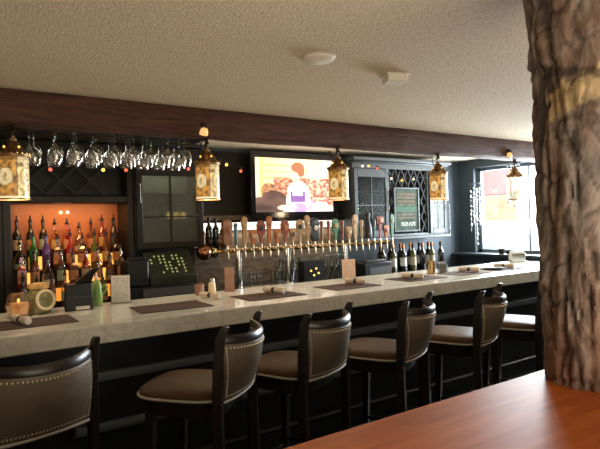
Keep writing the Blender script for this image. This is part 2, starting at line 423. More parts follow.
# ------------------------------------------------------------------ bar stools
def make_stool():
    r = empty('bar_stool', (0, 0, 0))
    N = 56
    def outline(a, b, e, cy, z):
        out = []
        for k in range(N):
            t = 2 * PI * k / N; c, s = math.cos(t), math.sin(t)
            ee = e if s > 0 else 3.6
            out.append((a * math.copysign(abs(c) ** (2 / ee), c), cy + b * math.copysign(abs(s) ** (2 / ee), s), z))
        return out
    st = MB().loft([outline(.215 * k, .238 * k, 3.3, .03, z + .066) for k, z in ((.97, .725), (1, .733), (1.006, .742), (.985, .753), (.92, .764), (.74, .773), (.4, .778), (.1, .779))])
    st.build('seat', 'seatleather', r, angle=70)
    MB().tube(outline(.219, .242, 3.3, .03, .797), .0065, 6, True).build('welt', 'welt', r)
    MB().loft([outline(.198, .218, 3.3, .03, .715), outline(.202, .224, 3.3, .03, .7905)]).build('seat_rail', 'stoolwood', r, angle=60)
    for s in (-1, 1):
        MB().bar((s * .165, .205, 0), (s * .155, .175, .72), .030, .046).build('leg', 'stoolwood', r, bevel=.004)
        p = MB(); q = lambda x, y, z, w, d: [(x - w, y - d, z), (x + w, y - d, z), (x + w, y + d, z), (x - w, y + d, z)]
        xs = s * .218
        p.loft([q(s * .20, -.235, 0, .015, .017), q(s * .213, -.205, .45, .017, .022), q(xs, -.200, .72, .0175, .023), q(xs, -.205, .95, .016, .021), q(xs, -.222, 1.08, .015, .019),
                q(xs, -.238, 1.125, .0145, .018), q(xs, -.249, 1.145, .011, .014)])
        p.build('back_post', 'stoolwood', r, bevel=.004)
    def arc(t, off=0.): return (.200 * t * (1 + off * .5), -.206 - .105 * (1 - abs(t) ** 2.2) - off)
    Z0, Z1 = .800, 1.066
    def panel(a, b):
        t = a * 2 - 1; x, y = arc(t, .010 * math.sin(PI * min(1, max(0, b))) + .004)
        y += .078 * (1 - b) ** 1.2 * (1 - abs(t) ** 2.2); x *= .93 + .07 * b
        sag = -.012 * (1 - t * t)
        return (x, y + .006 * (1 - b) ** 2, Z0 + (Z1 - Z0 + sag) * b)
    MB().sheet(panel, 22, 10).build('back_panel', 'leather', r, solid=.032, angle=80, bevel=.006)
    MB().tube([(panel(i / 22, 0)[0] * 1.02, panel(i / 22, 0)[1] - .014, Z0 - .004) for i in range(23)], .0075, 6).build('back_welt', 'welt', r)
    nh = MB(); pts = []
    for b in (.075, .92):
        for i in range(27): pts.append((.03 + .94 * i / 26, b))
    for a in (.03, .97):
        for j in range(1, 19): pts.append((a, .075 + .845 * j / 19))
    for a, b in pts:
        x, y, z = panel(a, b); t = a * 2 - 1
        n = Vector((.105 * 2.2 * t / .2 * .5, -1, 0)).normalized()
        nh.ball((x + n.x * .0165, y + n.y * .0165, z), .0052, 6, 4)
    nh.build('nailhead_trim', 'nail', r)
    def rail(k):
        t = -1 + 2 * k / 20; x, y = arc(t, 0.0); x *= 1.07; dz = -.014 * (1 - t * t)
        return [(x, y - .017, 1.064 + dz), (x, y + .012, 1.064 + dz), (x, y + .014, 1.085 + dz), (x, y + .008, 1.103 + dz), (x, y - .008, 1.106 + dz), (x, y - .019, 1.09 + dz)]
    MB().loft([rail(k) for k in range(21)]).build('top_rail', 'stoolwood', r, angle=50)
    MB().bar((-.163, .196, .27), (.163, .196, .27), .024, d0=.034).build('footrest', 'stoolwood', r, bevel=.003)
    MB().bar((-.2, -.215, .34), (.2, -.215, .34), .022).build('stretcher', 'stoolwood', r, bevel=.003)
    for s in (-1, 1): MB().bar((s * .163, .19, .31), (s * .2, -.21, .31), .022).build('stretcher', 'stoolwood', r, bevel=.003)
    return r
stool0 = make_stool()
SL = [(.33, 2.355, 15, 'taupe leather bar stool nearest the camera, cut off by the left edge'),
      (1.20, 2.355, 40, 'taupe leather bar stool turned left, second from the left'),
      (1.72, 2.335, 22, 'taupe leather bar stool in the middle, third from the left'),
      (2.345, 2.293, 25, 'taupe leather bar stool, fourth from the left along the bar'),
      (2.985, 2.262, 22, 'taupe leather bar stool, fifth from the left, second from the tree trunk'),
      (3.66, 2.26, 20, 'farthest bar stool, partly hidden behind the tree trunk')]
for i, (mx, my, a, lab) in enumerate(SL):
    o = stool0 if i == 0 else copy_tree(stool0)
    a = math.radians(a); o.location = (mx - .21 * math.sin(a), my + .21 * math.cos(a), 0); o.rotation_euler = (0, 0, a)
    tag(o, lab, 'bar stool', 'bar stools along the marble bar')

# ------------------------------------------------------------------ hanging lanterns
def lantern_paint(a, z):
    """a 0..1 round the glass, z 0..1 upwards: amber and cream panes with round medallions"""
    pan = int(a * 4) % 4; u = a * 4 - int(a * 4)
    base = [(1., .76, .38), (.56, .25, .06), (.92, .66, .28), (.70, .35, .08)][pan]
    c = Vector(base); k = noise.noise(Vector((a * 20, z * 8, pan))) + .6 * noise.noise(Vector((a * 55, z * 20, pan)))
    c *= max(.18, .72 + .95 * k)
    d = math.hypot((u - .5) * 1.15, (z - .52) * 1.9)
    if d < .42: c = Vector((1., .82, .46)) * (.85 + .3 * k)
    if .38 < d < .44 or (d < .22 and noise.noise(Vector((a * 60, z * 26, 3))) > .05): c = Vector((.34, .20, .06))
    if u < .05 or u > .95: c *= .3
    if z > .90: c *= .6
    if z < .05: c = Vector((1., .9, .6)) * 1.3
    return c
def make_lantern():
    r = empty('hanging_lantern', (0, 0, 0))        # origin at the bottom of the glass
    NU, NV = 72, 26
    g = MB().sheet(lambda a, b: (.083 * math.cos(2 * PI * a), .083 * math.sin(2 * PI * a), .004 + .245 * b), NU, NV)
    g.c = [lantern_paint(i / NU, j / NV) for j in range(NV + 1) for i in range(NU + 1)]
    g.build('glass_shade', 'vlantern', r, angle=80)
    MB().lathe([(.082, 0), (.088, 0), (.088, .008), (.082, .008), (.082, 0)], 32, cap0=False, cap1=False).build('rim', 'oldbrass', r)
    MB().lathe([(.084, .247), (.090, .250), (.091, .262), (.080, .272), (.064, .29), (.046, .315), (.030, .338), (.022, .345), (.022, .358), (.012, .362), (.010, .378)], 32).build('cap', 'oldbrass', r)
    cr = MB()
    for k in range(20):
        a = 2 * PI * k / 20; cr.ball((.089 * math.cos(a), .089 * math.sin(a), .268), .008, 6, 4)
    cr.build('crown_trim', 'brass', r)
    for k in range(4):
        a = 2 * PI * k / 4 + .4; MB().ball((.055 * math.cos(a), .055 * math.sin(a), .3065), .007, 6, 4).build('rivet', 'amber_bulb', r)
    MB().torus((0, 0, .394), .017, .0035, 14, 6, Matrix.Rotation(PI / 2, 3, 'X')).build('hanging_ring', 'iron', r)
    ch = MB()
    for k in range(2):
        ch.torus((0, 0, .416 + k * .0155), .011, .0028, 10, 5, Matrix.Rotation(PI / 2, 3, 'X' if k % 2 else 'Y'))
    ch.build('chain', 'iron', r)
    sw = MB(); pts = []
    for k in range(13):
        t = k / 12; pts.append((-.23 * (1 - t), 0, .446 + .0 * (1 - t) - .17 * math.sin(PI * t) * (1 - .55 * t) * .9))
    sw.tube(pts, .0045, 6)
    sw.build('swag_cord', 'iron', r)
    MB().bar((-.05, 0, .395), (.05, 0, .445), .012).bar((.05, 0, .395), (-.05, 0, .445), .012).build('hook', 'iron', r)
    MB().lathe([(.012, .33), (.013, .20), (.024, .17), (.028, .14), (.018, .11), (.004, .105)], 12).build('bulb', 'warmbulb', r)
    return r
LX = [.40, 1.68, 2.91, 4.18, 5.45]
LL = ['amber glass lantern hanging at the left edge of the picture', 'amber glass lantern hanging between the glass cabinet and the television',
      'amber glass lantern hanging just right of the television screen', 'amber glass lantern hanging in front of the dark corner wall',
      'small washed out lantern hanging in front of the bright window']
l0 = make_lantern()
for i, x in enumerate(LX):
    o = l0 if i == 0 else copy_tree(l0)
    o.location = (x, 3.70, 1.787); o.rotation_euler = (0, 0, math.atan2(-3.7, -x) + [.22, .18, .30, .25, .3][i]); o.scale = (1.04,) * 3
    if i == 4:
        for ch in o.children:
            if ch.name.startswith('glass_shade'): ch.data = ch.data.copy(); ch.data.materials[0] = M['pane_hazy2']
    tag(o, LL[i], 'lantern', 'lanterns hanging under the beam')

# amber spot lamps under the beam
for x, lab in ((1.62, 'small amber spot lamp on the beam just left of the second lantern'), (5.22, 'small amber spot lamp on the beam near the window')):
    s = empty('spot_lamp', (x, 3.585, 2.318), 0, lab, 'lamp', 'amber spot lamps under the beam')
    MB().box(-.018, .018, .005, .032, -.02, .02).tube([(0, .01, 0), (0, -.005, -.005), (0, -.005, -.022)], .007, 8).build('mount', 'iron', s)
    t = Matrix.Rotation(math.radians(28), 3, 'X')
    MB().lathe([(.010, -.016), (.022, -.026), (.029, -.05), (.031, -.07)], 18, cap1=False, mat=t).build('shade', 'amberglass', s, solid=.003)
    MB().ball((0, .022, -.05), .015, 10, 6).build('bulb', 'warmbulb', s)

# ------------------------------------------------------------------ back bar carcass
bk = empty('back_bar_counter', (2.9, 4.78, 0), 0, 'low dark back counter behind the bar carrying taps, till and bottles', 'counter')
MB().box(-3.2, 3.0, .02, .62, 0, .905).build('body', 'espresso', bk, smooth=False)
MB().box(-3.2, 3.02, 0, .62, .906, .945).build('worktop', 'blackgloss', bk, bevel=.005)
for k in range(8): MB().box(-3.1 + k * .76, -2.42 + k * .76, -.004, .019, .08, .84).build('door', 'espresso', bk, bevel=.006)
ZB = .9455

# bottle display
AX0, AX1 = .52, 1.478
al = empty('bottle_display_cabinet', ((AX0 + AX1) / 2, 5.05, ZB), 0, 'dark cabinet at left with an orange lit tiered alcove full of liquor bottles', 'cabinet')
cxa = (AX0 + AX1) / 2; hx = (AX1 - AX0) / 2
MB().box(-hx - .065, -hx, 0, .35, 0, 1.42).box(hx, hx + .058, 0, .35, 0, 1.42).box(-hx, hx, 0, .35, .885, .945).box(-hx, hx, 0, .35, 1.215, 1.42).build('frame', 'espresso', al, bevel=.006)
MB().box(-hx, hx, .335, .349, 0, .885).build('back_panel', 'orangewall', al, smooth=False)
MB().box(-hx, hx, .20, .349, .945, 1.215).build('rack_back', 'black', al, smooth=False)
lt = MB(); zc0, zc1 = .952, 1.208
for k in range(-1, 5):
    for s in (1, -1):
        x0 = -hx + .02 + k * .245; pts = []
        a, b = (x0, zc0), (x0 + .256, zc1)
        if s < 0: a, b = (x0, zc1), (x0 + .256, zc0)
        if a[0] < -hx + .005 or b[0] > hx - .002: continue
        lt.bar((a[0], .03, a[1]), (b[0], .03, b[1]), .02, d0=.03)
lt.build('lattice', 'espresso', al, bevel=.002)
STEP = [(.21, .335, .43), (.11, .21, .30), (.0, .11, .16)]
for y0, y1, zt in STEP:
    MB().box(-hx + .001, hx - .001, y0 + .004, y1 - .001, 0, zt).build('step', 'espresso', al, smooth=False)
    for a_, b_ in {.43: ((-.33, -.18), (-.02, .12), (.16, .40)), .30: ((-.36, -.27), (-.06, .04), (.14, .30)), .16: ((-.16, -.08), (.18, .40))}[zt]:
        MB().box(a_, b_, y0 + .0005, y0 + .0035, zt - .125, zt - .012).build('lit_riser', 'shelfedge' if zt < .25 else 'shelfglow', al, smooth=False)
for x in (-.06, .0):
    s = MB().ball((x + .02, .315, .81), .012, 10, 6).build('downlight', 'warmbulb', al)  # glowing balls stand in for bulb reflections on the back panel

# bottles ------------------------------------------------------------------
def glassy(name, c, rough=.12, tr=0.): 
    if tr: return gmat(name, c, .10, .04, .35)
    return pmat(name, c, rough, c2=[x * .7 for x in c], scale=9, coat=.3)
BM = {'dark': glassy('dark glass', (.016, .014, .012)), 'green': glassy('green glass', (.035, .19, .025)), 'purple': glassy('purple glass', (.10, .045, .22)),
      'brown': glassy('brown glass', (.12, .035, .010)), 'clear': glassy('clear bottle glass', (.85, .74, .60), tr=1), 'amber': glassy('amber glass', (.85, .33, .08), tr=1),
      'red': glassy('red glass', (.30, .025, .018)), 'olive': glassy('olive glass', (.10, .11, .02)), 'teal': glassy('blue glass', (.04, .12, .18)), 'pale': glassy('pale glass', (.75, .70, .45), tr=1)}
LB = {'cream': pmat('cream label', (.55, .48, .36), .7, c2=(.38, .32, .22), scale=30), 'rust': pmat('rust label', (.38, .12, .05), .7, c2=(.5, .25, .12), scale=30),
      'pale': pmat('pale green label', (.42, .50, .36), .7, c2=(.30, .38, .26), scale=30), 'black': pmat('black label', (.02, .02, .02), .6, c2=(.05, .045, .04), scale=30),
      'gold': pmat('gold label', (.50, .33, .10), .5, c2=(.35, .2, .06), scale=30), 'white': pmat('white label', (.70, .69, .64), .7, c2=(.6, .6, .55), scale=30)}
PROF = {'tall': [(.030, 0), (.036, .006), (.036, .17), (.033, .19), (.016, .225), (.0135, .24), (.0135, .285), (.016, .286), (.016, .30)],
        'square': [(.036, 0), (.040, .006), (.040, .16), (.036, .175), (.017, .195), (.015, .205), (.015, .25), (.018, .251), (.018, .27)],
        'squat': [(.040, 0), (.046, .01), (.047, .08), (.040, .13), (.020, .16), (.015, .175), (.015, .215), (.018, .216), (.018, .232)],
        'wine': [(.034, 0), (.0375, .006), (.0375, .19), (.034, .21), (.018, .235), (.0145, .25), (.0145, .295), (.016, .296), (.016, .315)]}
bcache = {}
def bottle(kind, glass, label, cap, loc, lab, group, sc=1., cat='bottle'):
    key = (kind, glass, label, cap)
    if key not in bcache:
        p = PROF[kind]; n = 4 if kind == 'square' else 14
        ph = PI / 4 if n == 4 else 0
        o = MB().lathe([(r * (1.2 if n == 4 and r > .03 else 1), z) for r, z in p], n, ph=ph).build('liquor_bottle' if kind != 'wine' else 'wine_bottle', BM[glass], angle=50, bevel=.004 if n == 4 else 0)
        R = p[2][0]; top = p[-1][1]; z0, z1 = p[2][1] * .30, p[2][1] * .82
        if label:
            k = 1.2 if n == 4 else 1
            MB().lathe([((R + .0012) * k, z0), ((R + .0012) * k, z1)], n, cap0=False, cap1=False, ph=ph).build('paper_label', LB[label], o)
        if cap == 'pour':
            MB().lathe([(.017, top - .004), (.017, top + .012), (.008, top + .02), (.006, top + .05), (.004, top + .055)], 10).build('pour_spout', M['black'], o)
        elif cap:
            MB().lathe([(.0175, top - .05), (.0178, top + .002), (.012, top + .004)], 10).build('foil_cap', cap, o)
        bcache[key] = o; c = o
    else: c = copy_tree(bcache[key])
    c.location = loc; c.scale = (sc, sc, sc); c.rotation_euler = (0, 0, random.uniform(-.6, .6) if kind != 'square' else random.uniform(-.15, .15))
    return tag(c, lab, cat, group)
tiers = [('top', 5.325, ZB + .4305, [('tall', 'dark', 'cream'), ('tall', 'dark', 'rust'), ('tall', 'dark', 'pale'), ('square', 'clear', 'gold'), ('square', 'amber', 'rust'), ('squat', 'clear', 'cream'), ('square', 'brown', 'rust'), ('tall', 'amber', 'gold'), ('tall', 'dark', 'black')], 1.0),
         ('second', 5.215, ZB + .3005, [('squat', 'pale', 'pale'), ('tall', 'green', None), ('tall', 'purple', None), ('square', 'brown', 'rust'), ('tall', 'red', 'rust'), ('square', 'clear', 'rust'), ('tall', 'olive', 'rust'), ('tall', 'brown', 'gold'), ('square', 'amber', 'rust')], 1.0),
         ('third', 5.105, ZB + .1605, [('square', 'red', 'rust'), ('tall', 'brown', 'rust'), ('squat', 'clear', 'white'), ('tall', 'clear', 'pale'), ('square', 'brown', 'rust'), ('tall', 'amber', 'cream'), ('tall', 'clear', 'rust'), ('squat', 'brown', 'gold'), ('tall', 'pale', 'rust')], 1.0),
         ('bottom', 4.955, ZB, [('tall', 'dark', 'black'), ('square', 'olive', 'pale'), ('tall', 'brown', 'rust'), ('tall', 'clear', 'pale'), ('squat', 'dark', 'gold'), ('tall', 'red', 'rust'), ('squat', 'olive', 'rust'), ('square', 'brown', 'gold')], .88)]
CN = {'dark': 'black', 'green': 'bright green', 'purple': 'purple', 'brown': 'brown', 'clear': 'clear glass', 'amber': 'amber', 'red': 'dark red', 'olive': 'olive', 'teal': 'blue', 'pale': 'pale'}
for nm, y, z, L, sc in tiers:
    for i, (k, g, lb) in enumerate(L):
        x = AX0 + .068 + i * (.103 if len(L) == 9 else .104) + random.uniform(-.006, .006)
        yy = y - (.035 if nm in ('second', 'third') else .035 if nm == 'top' else 0)
        bottle(k, g, lb, 'pour', (x, yy + .0, z), '%s bottle with pour spout, %s from left, %s tier of the orange shelf' % (CN[g], ORD[i], nm), 'liquor bottles on the orange lit shelf', sc)
# bottle ends lying in the diamond rack
for i, (x, z) in enumerate(((.70, 2.105), (.70, 2.065), (.955, 2.105), (.955, 2.065))):
    pass

# left glass door cabinet
lc = empty('glass_door_cabinet', (1.89, 5.02, 1.385), 0, 'dark wall cabinet with a glazed door between liquor alcove and television', 'cabinet')
MB().box(-.348, -.32, .03, .38, 0, .98).box(.32, .348, .03, .38, 0, .98).box(-.32, .32, .03, .38, 0, .03).box(-.32, .32, .03, .38, .80, .98).build('carcass', 'espresso', lc, bevel=.004)
MB().box(-.32, .32, .36, .38, .03, .80).build('back_panel', 'cab_in_olive', lc, smooth=False)
MB().box(-.32, .32, .06, .355, .27, .285).build('shelf', 'cab_in_olive', lc); MB().box(-.32, .32, .06, .355, .53, .545).build('shelf', 'cab_in_olive', lc)
dr = MB().box(-.335, -.275, 0, .028, .005, .81).box(.275, .335, 0, .028, .005, .81).box(-.275, .275, 0, .028, .005, .065).box(-.275, .275, 0, .028, .70, .81).build('door', 'espresso', lc, bevel=.006)
MB().box(-.275, .275, .012, .016, .065, .70).build('pane', 'pane_hazy', dr, smooth=False)
MB().box(-.008, .008, .004, .022, .065, .70).box(-.275, -.008, .004, .022, .30, .312).box(.008, .275, .004, .022, .30, .312).build('muntin', 'espresso', dr)
MB().tube([(-.30, -.014, .44), (-.30, -.014, .62)], .006, 8).build('pull', 'chrome', dr)
MB().box(-.34, .34, -.03, .38, .985, 1.02).build('cornice', 'espresso', lc, bevel=.008)

def glass_tumbler(loc, lab, group, h=.13, r=.038, cat='glass', name='pint_glass', mat='glass'):
    o = MB().lathe([(r * .72, 0), (r * .74, .004), (r, h), (r - .003, h), (r * .70, .012)], 14, cap1=True).build(name, mat, angle=50)
    o.location = loc; return tag(o, lab, cat, group)
pt0 = None
def tumblers(pts, lab, group):
    global pt0
    for i, p in enumerate(pts):
        if pt0 is None: o = pt0 = glass_tumbler(p, '', group)
        else: o = pt0.copy(); col.objects.link(o); o.location = p
        tag(o, lab(i), 'glass', group)
tumblers([(1.66 + i * .085, 5.27, 1.6705) for i in range(6)], lambda i: 'clear glass on the cabinet shelf behind the glazed door, %s from left' % ORD[i], 'glasses in the left cabinet')
for i, x in enumerate((1.90, 1.975, 2.05)):  # jars added to stand in for a lamp reflected in the pane
    cl = empty('candle_jar', (x, 5.115, 1.6705), 0, 'glowing candle jar inside the left glass cabinet, %s from left' % ORD[i], 'candle', 'candle jars in the left cabinet')
    MB().lathe([(.03, 0), (.034, .004), (.034, .085), (.031, .085), (.03, .006)], 14).build('jar', 'glass', cl)
    MB().lathe([(.027, .006), (.028, .06), (.004, .07)], 12).build('wax', 'candleglow', cl)

# frieze and crown above the cabinets
cr = MB()
for x0, x1 in ((-.6, 2.26),): cr.box(x0, x1, 5.0, 5.4, 2.37, 2.40).box(x0, x1, 4.97, 5.4, 2.385, 2.40)
struct(cr.build('trim_2', 'espresso', bevel=.006))
# tall dark panel left of the bottles
struct(B(-.6, .454, 5.06, 5.40, .946, 2.369).build('trim_4', 'espresso', smooth=False))

# ------------------------------------------------------------------ television and niche
nb = MB().box(2.262, 4.20, 5.372, 5.408, .9465, 1.70).build('trim_3', 'tile', smooth=False); struct(nb)
struct(B(2.262, 4.20, 5.372, 5.408, 1.702, 2.40).build('trim_5', 'espresso', smooth=False))
sh = empty('television_shelf', (3.22, 5.25, 1.60), 0, 'black shelf under the television with a light strip above the taps', 'shelf')
MB().box(-.90, .96, -.05, .115, .02, .05).build('board', 'blackgloss', sh, bevel=.004)
MB().box(-.88, .94, .09, .118, -.062, .0195).build('light_strip', 'stripled', sh, smooth=False)
def screen(x, y):
    n = noise.noise(Vector((x * 7, y * 7, 0))); n2 = noise.noise(Vector((x * 22, y * 22, 4)))
    c = Vector((1., .80, .40)).lerp(Vector((1., .92, .66)), min(1, max(0, x * 1.4 - .2)))
    if x < .10: c = Vector((1., .86, .52)) if x < .05 else Vector((1., .66, .26))
    if .10 < x < .42 and .06 < y < .40 and int(y * 26) % 3 == 0: c = Vector((.95, .58, .24))
    if x > .62 and y < .34: c = Vector((1., .90, .52))
    if x > .86 and y < .3: c = Vector((1., .97, .80))
    if y > .36 and x > .22: c = Vector((.80, .42, .25)).lerp(Vector((.30, .08, .06)), min(1, max(0, .5 + 1.5 * n2)))
    if y > .36 and x > .66: c = Vector((.42, .13, .10)).lerp(Vector((1., .66, .46)), min(1, max(0, .45 + 1.6 * n2)))
    e = lambda cx, cy, rx, ry: ((x - cx) / rx) ** 2 + ((y - cy) / ry) ** 2 < 1
    if y > .90: c = Vector((1., .85, .80))
    if e(.16, .62, .10, .16): c = Vector((.42, .20, .10)) * (1 + n2)
    if e(.22, .82, .17, .22) or e(.05, .88, .12, .16): c = Vector((.10, .055, .045)) * (1.2 + n)
    if e(.64, .86, .10, .12): c = Vector((.85, .42, .80))
    if e(.82, .90, .12, .09): c = Vector((.95, .72, .90))
    if e(.53, .63, .145, .21) or e(.53, .80, .16, .2): c = Vector((1., .92, .98))
    if .43 < x < .62 and .62 < y < .82 and (y > .70 or x < .46 or x > .59): c = Vector((.26, .12, .40))
    if e(.55, .93, .09, .10): c = Vector((.55, .36, .80))
    if .385 < x < .41 and .6 < y < .9: c = Vector((.75, .62, .74))
    if .635 < x < .66 and .6 < y < .82: c = Vector((.75, .62, .74))
    if e(.36, .92, .10, .05) or e(.46, .92, .05, .04): c = Vector((1., .72, .55))
    if e(.50, .32, .055, .12): c = Vector((1., .74, .52))
    if e(.53, .16, .085, .10) or e(.57, .22, .05, .12): c = Vector((.45, .17, .09))
    if e(.50, .42, .035, .06): c = Vector((1., .72, .5))
    return c
tv = empty('television', (3.475, 5.20, 1.652), 0, 'wall mounted television showing a cook in white with a purple apron', 'television')
MB().box(-.60, .60, .004, .06, 0, .755).build('housing', 'blackgloss', tv, bevel=.012)
fr2 = MB().box(-.60, -.545, -.006, .004, 0, .755).box(.525, .60, -.006, .004, 0, .755).box(-.545, .525, -.006, .004, 0, .075).box(-.545, .525, -.006, .004, .685, .755)
fr2.build('bezel', 'blackgloss', tv, bevel=.003)
painted('screen', 1.07, .61, 130, 74, screen, 'vscreen', tv, loc=(-.01, .0015, .075))
MB().box(-.15, .15, .06, .205, .25, .5).build('wall_mount', 'black', tv)

# two dark bottles on a bracket shelf left of the television
ls = empty('bracket_shelf', (2.42, 5.30, 1.36), 0, 'small dark bracket shelf at the left end of the tap rail', 'shelf')
MB().box(-.15, .11, -.265, .10, -.02, 0).build('board', 'espresso', ls, bevel=.003)
MB().bar((-.1, .09, -.12), (-.1, -.1, -.02), .02).build('bracket', 'espresso', ls); MB().bar((.08, .09, -.12), (.08, -.1, -.02), .02).build('bracket', 'espresso', ls)
for i, (x, k) in enumerate(((2.31, 'dark'), (2.40, 'dark'), (2.49, 'brown'))):
    bottle('wine', k, None if i < 2 else 'rust', M['iron'] if i < 2 else M['copper'], (x, 5.09 + .03 * i, 1.3605), ['tall black wine bottle on the bracket shelf left of the taps', 'second black wine bottle from the left on the bracket shelf', 'brown copper capped bottle on the bracket shelf beside the taps'][i], 'bottles on the bracket shelf', [1.0, .97, .86][i])

# ------------------------------------------------------------------ beer tap rail
tr = empty('beer_tap_rail', (2.22, 4.95, ZB), 0, 'long brass pipe rail of beer taps with many coloured handles', 'beer taps')
RZ = .385
MB().tube([(.06, 0, RZ), (2.44, 0, RZ)], .024, 16).build('pipe', 'brass', tr)
MB().ball((-.03, 0, RZ), .078, 18, 10).build('end_ball', 'copper', tr, angle=80)
MB().lathe([(.05, -.02), (.055, 0), (.036, .03)], 16, mat=Matrix.Rotation(PI / 2, 3, 'Y'), c=(.06, 0, RZ)).build('collar', 'brass', tr)
for x in (.35, .95, 1.74):
    MB().lathe([(.06, 0.0005), (.06, .012), (.032, .02), (.03, RZ)], 14, c=(x, 0, 0)).build('support_post', 'chrome', tr)
MB().box(.24, .9, -.17, -.065, .0005, .022).build('drip_tray', 'chrome', tr, bevel=.003)
HC = {}
def hm(c):
    if c not in HC: HC[c] = pmat('tap handle %d' % len(HC), [v * .8 for v in c], .4, c2=[min(1, v * 1.05 + .005) for v in c], scale=20)
    return HC[c]
TAN, ORG, RB, COP, CRM, TEAL, BLK, GRN, WHT, GLD = (.40, .22, .085), (.42, .135, .030), (.24, .050, .020), (.25, .115, .050), (.52, .36, .20), (.07, .19, .21), (.015, .013, .013), (.05, .17, .08), (.62, .56, .45), (.42, .26, .06)
HS = [('fat', COP, RB), ('thin', TEAL, WHT), ('tall', TAN, CRM), ('short', ORG, CRM), ('paddle', RB, BLK), ('tall', ORG, RB), ('short', ORG, TAN), ('paddle', RB, ORG), ('short', TAN, BLK), ('paddle', TAN, BLK),
      ('tall', TAN, WHT), ('fat', BLK, WHT), ('thin', COP, TAN), ('thin', ORG, RB), ('paddle', GRN, GLD), ('thin', RB, COP), ('short', TAN, CRM), ('tall', CRM, TAN), ('thin', CRM, WHT), ('jug', BLK, COP), ('thin', TEAL, ORG), ('square', RB, ORG), ('short', ORG, RB), ('tall', GRN, GLD)]
def sq(w, d, z): return [(-w, -d, z), (w, -d, z), (w, d, z), (-w, d, z)]
for i, (k, c1, c2) in enumerate(HS):
    x = .19 + i * .0975
    fa = MB()
    fa.tube([(x, -.022, RZ), (x, -.085, RZ)], .011, 10).tube([(x, -.07, RZ + .01), (x, -.080, RZ - .03), (x, -.084, RZ - .075)], [.010, .009, .006], 10)
    fa.lathe([(.011, 0), (.014, .01), (.009, .03), (.009, .05)], 10, c=(x, -.07, RZ + .01))
    fo = fa.build('faucet', 'tapmetal', tr, angle=50)
    h = MB(); z0 = RZ + .058; cc = Vector((x, -.07, z0))
    def L(prof, n=10): h.lathe([(r_ * 1.35, z_) for r_, z_ in prof], n, c=cc)
    def S(rs, d=.4): h.loft([[Vector(p) + cc for p in sq(w_ * 1.32, max(.008, w_ * d), z_)] for w_, z_ in rs])
    if k == 'tall': S([(.012, 0), (.016, .03), (.021, .16), (.026, .24), (.022, .275), (.008, .29)], .6)
    elif k == 'short': S([(.012, 0), (.02, .03), (.03, .10), (.034, .135), (.026, .15)], .5)
    elif k == 'paddle': S([(.010, 0), (.014, .04), (.016, .08), (.037, .12), (.040, .20), (.026, .235), (.008, .245)], .3)
    elif k == 'thin': L([(.009, 0), (.011, .02), (.013, .12), (.017, .19), (.018, .21), (.010, .225)])
    elif k == 'fat': S([(.02, 0), (.034, .03), (.040, .08), (.030, .13), (.042, .19), (.040, .24), (.018, .26)], .6)
    elif k == 'jug': L([(.026, 0), (.034, .01), (.036, .13), (.026, .19), (.016, .22), (.022, .26), (.024, .30), (.014, .315)])
    elif k == 'square': S([(.012, 0), (.015, .03), (.018, .17), (.044, .175), (.044, .255), (.04, .26)], .35)
    ho = h.build('tap_handle', hm(c1), fo, bevel=.004, angle=50)
    top = MB()
    zt = {'tall': .20, 'short': .085, 'paddle': .165, 'thin': .17, 'fat': .15, 'jug': .06, 'square': .215}[k]
    wd = {'tall': .017, 'short': .024, 'paddle': .028, 'thin': .013, 'fat': .028, 'jug': .025, 'square': .032}[k]
    yo = {'tall': .019, 'short': .020, 'paddle': .016, 'thin': .019, 'fat': .028, 'jug': .038, 'square': .018}[k]
    top.lathe([(wd, 0), (wd, .004), (wd * .6, .006)], 12, mat=Matrix.Rotation(PI / 2, 3, 'X'), c=cc + Vector((0, -yo, zt)))
    top.build('badge', hm(c2), fo)

# glasses and small things on the back counter below the taps
tumblers([(3.10 + (i % 12) * .088, 5.06 + .10 * (i // 12), ZB) for i in range(24)], lambda i: 'pint glass standing under the taps, %s from left in the %s row' % (ORD[i % 12], 'front' if i < 12 else 'rear'), 'pint glasses under the taps')
tumblers([(3.10 + i * .088, 5.06, ZB + .131) for i in (0, 1, 2, 3, 7, 8, 9, 10, 11)], lambda i: 'pint glass in the upper layer under the taps, %s from left' % ORD[i], 'pint glasses under the taps')
tumblers([(2.62 + i * .088, 5.10, ZB) for i in range(4)], lambda i: 'pint glass on the back counter behind the wooden block, %s from left' % ORD[i], 'pint glasses behind the block')
bx = empty('black_box', (3.42, 4.86, ZB), 0, 'black open box holding lit amber candles below the taps', 'box')
MB().box(-.13, .13, 0, .01, 0, .235).box(-.13, -.12, .01, .12, 0, .235).box(.12, .13, .01, .12, 0, .235).box(-.12, .12, .11, .12, 0, .235).build('case', 'black', bx)
bx.location = (3.40, 4.79, ZB)
for k, (x, z) in enumerate(((-.05, .10), (.02, .12), (.05, .07), (-.01, .05))): MB().ball((x, -.012, z + .03), .0115, 10, 6).build('lamp', 'amber_bulb', bx)

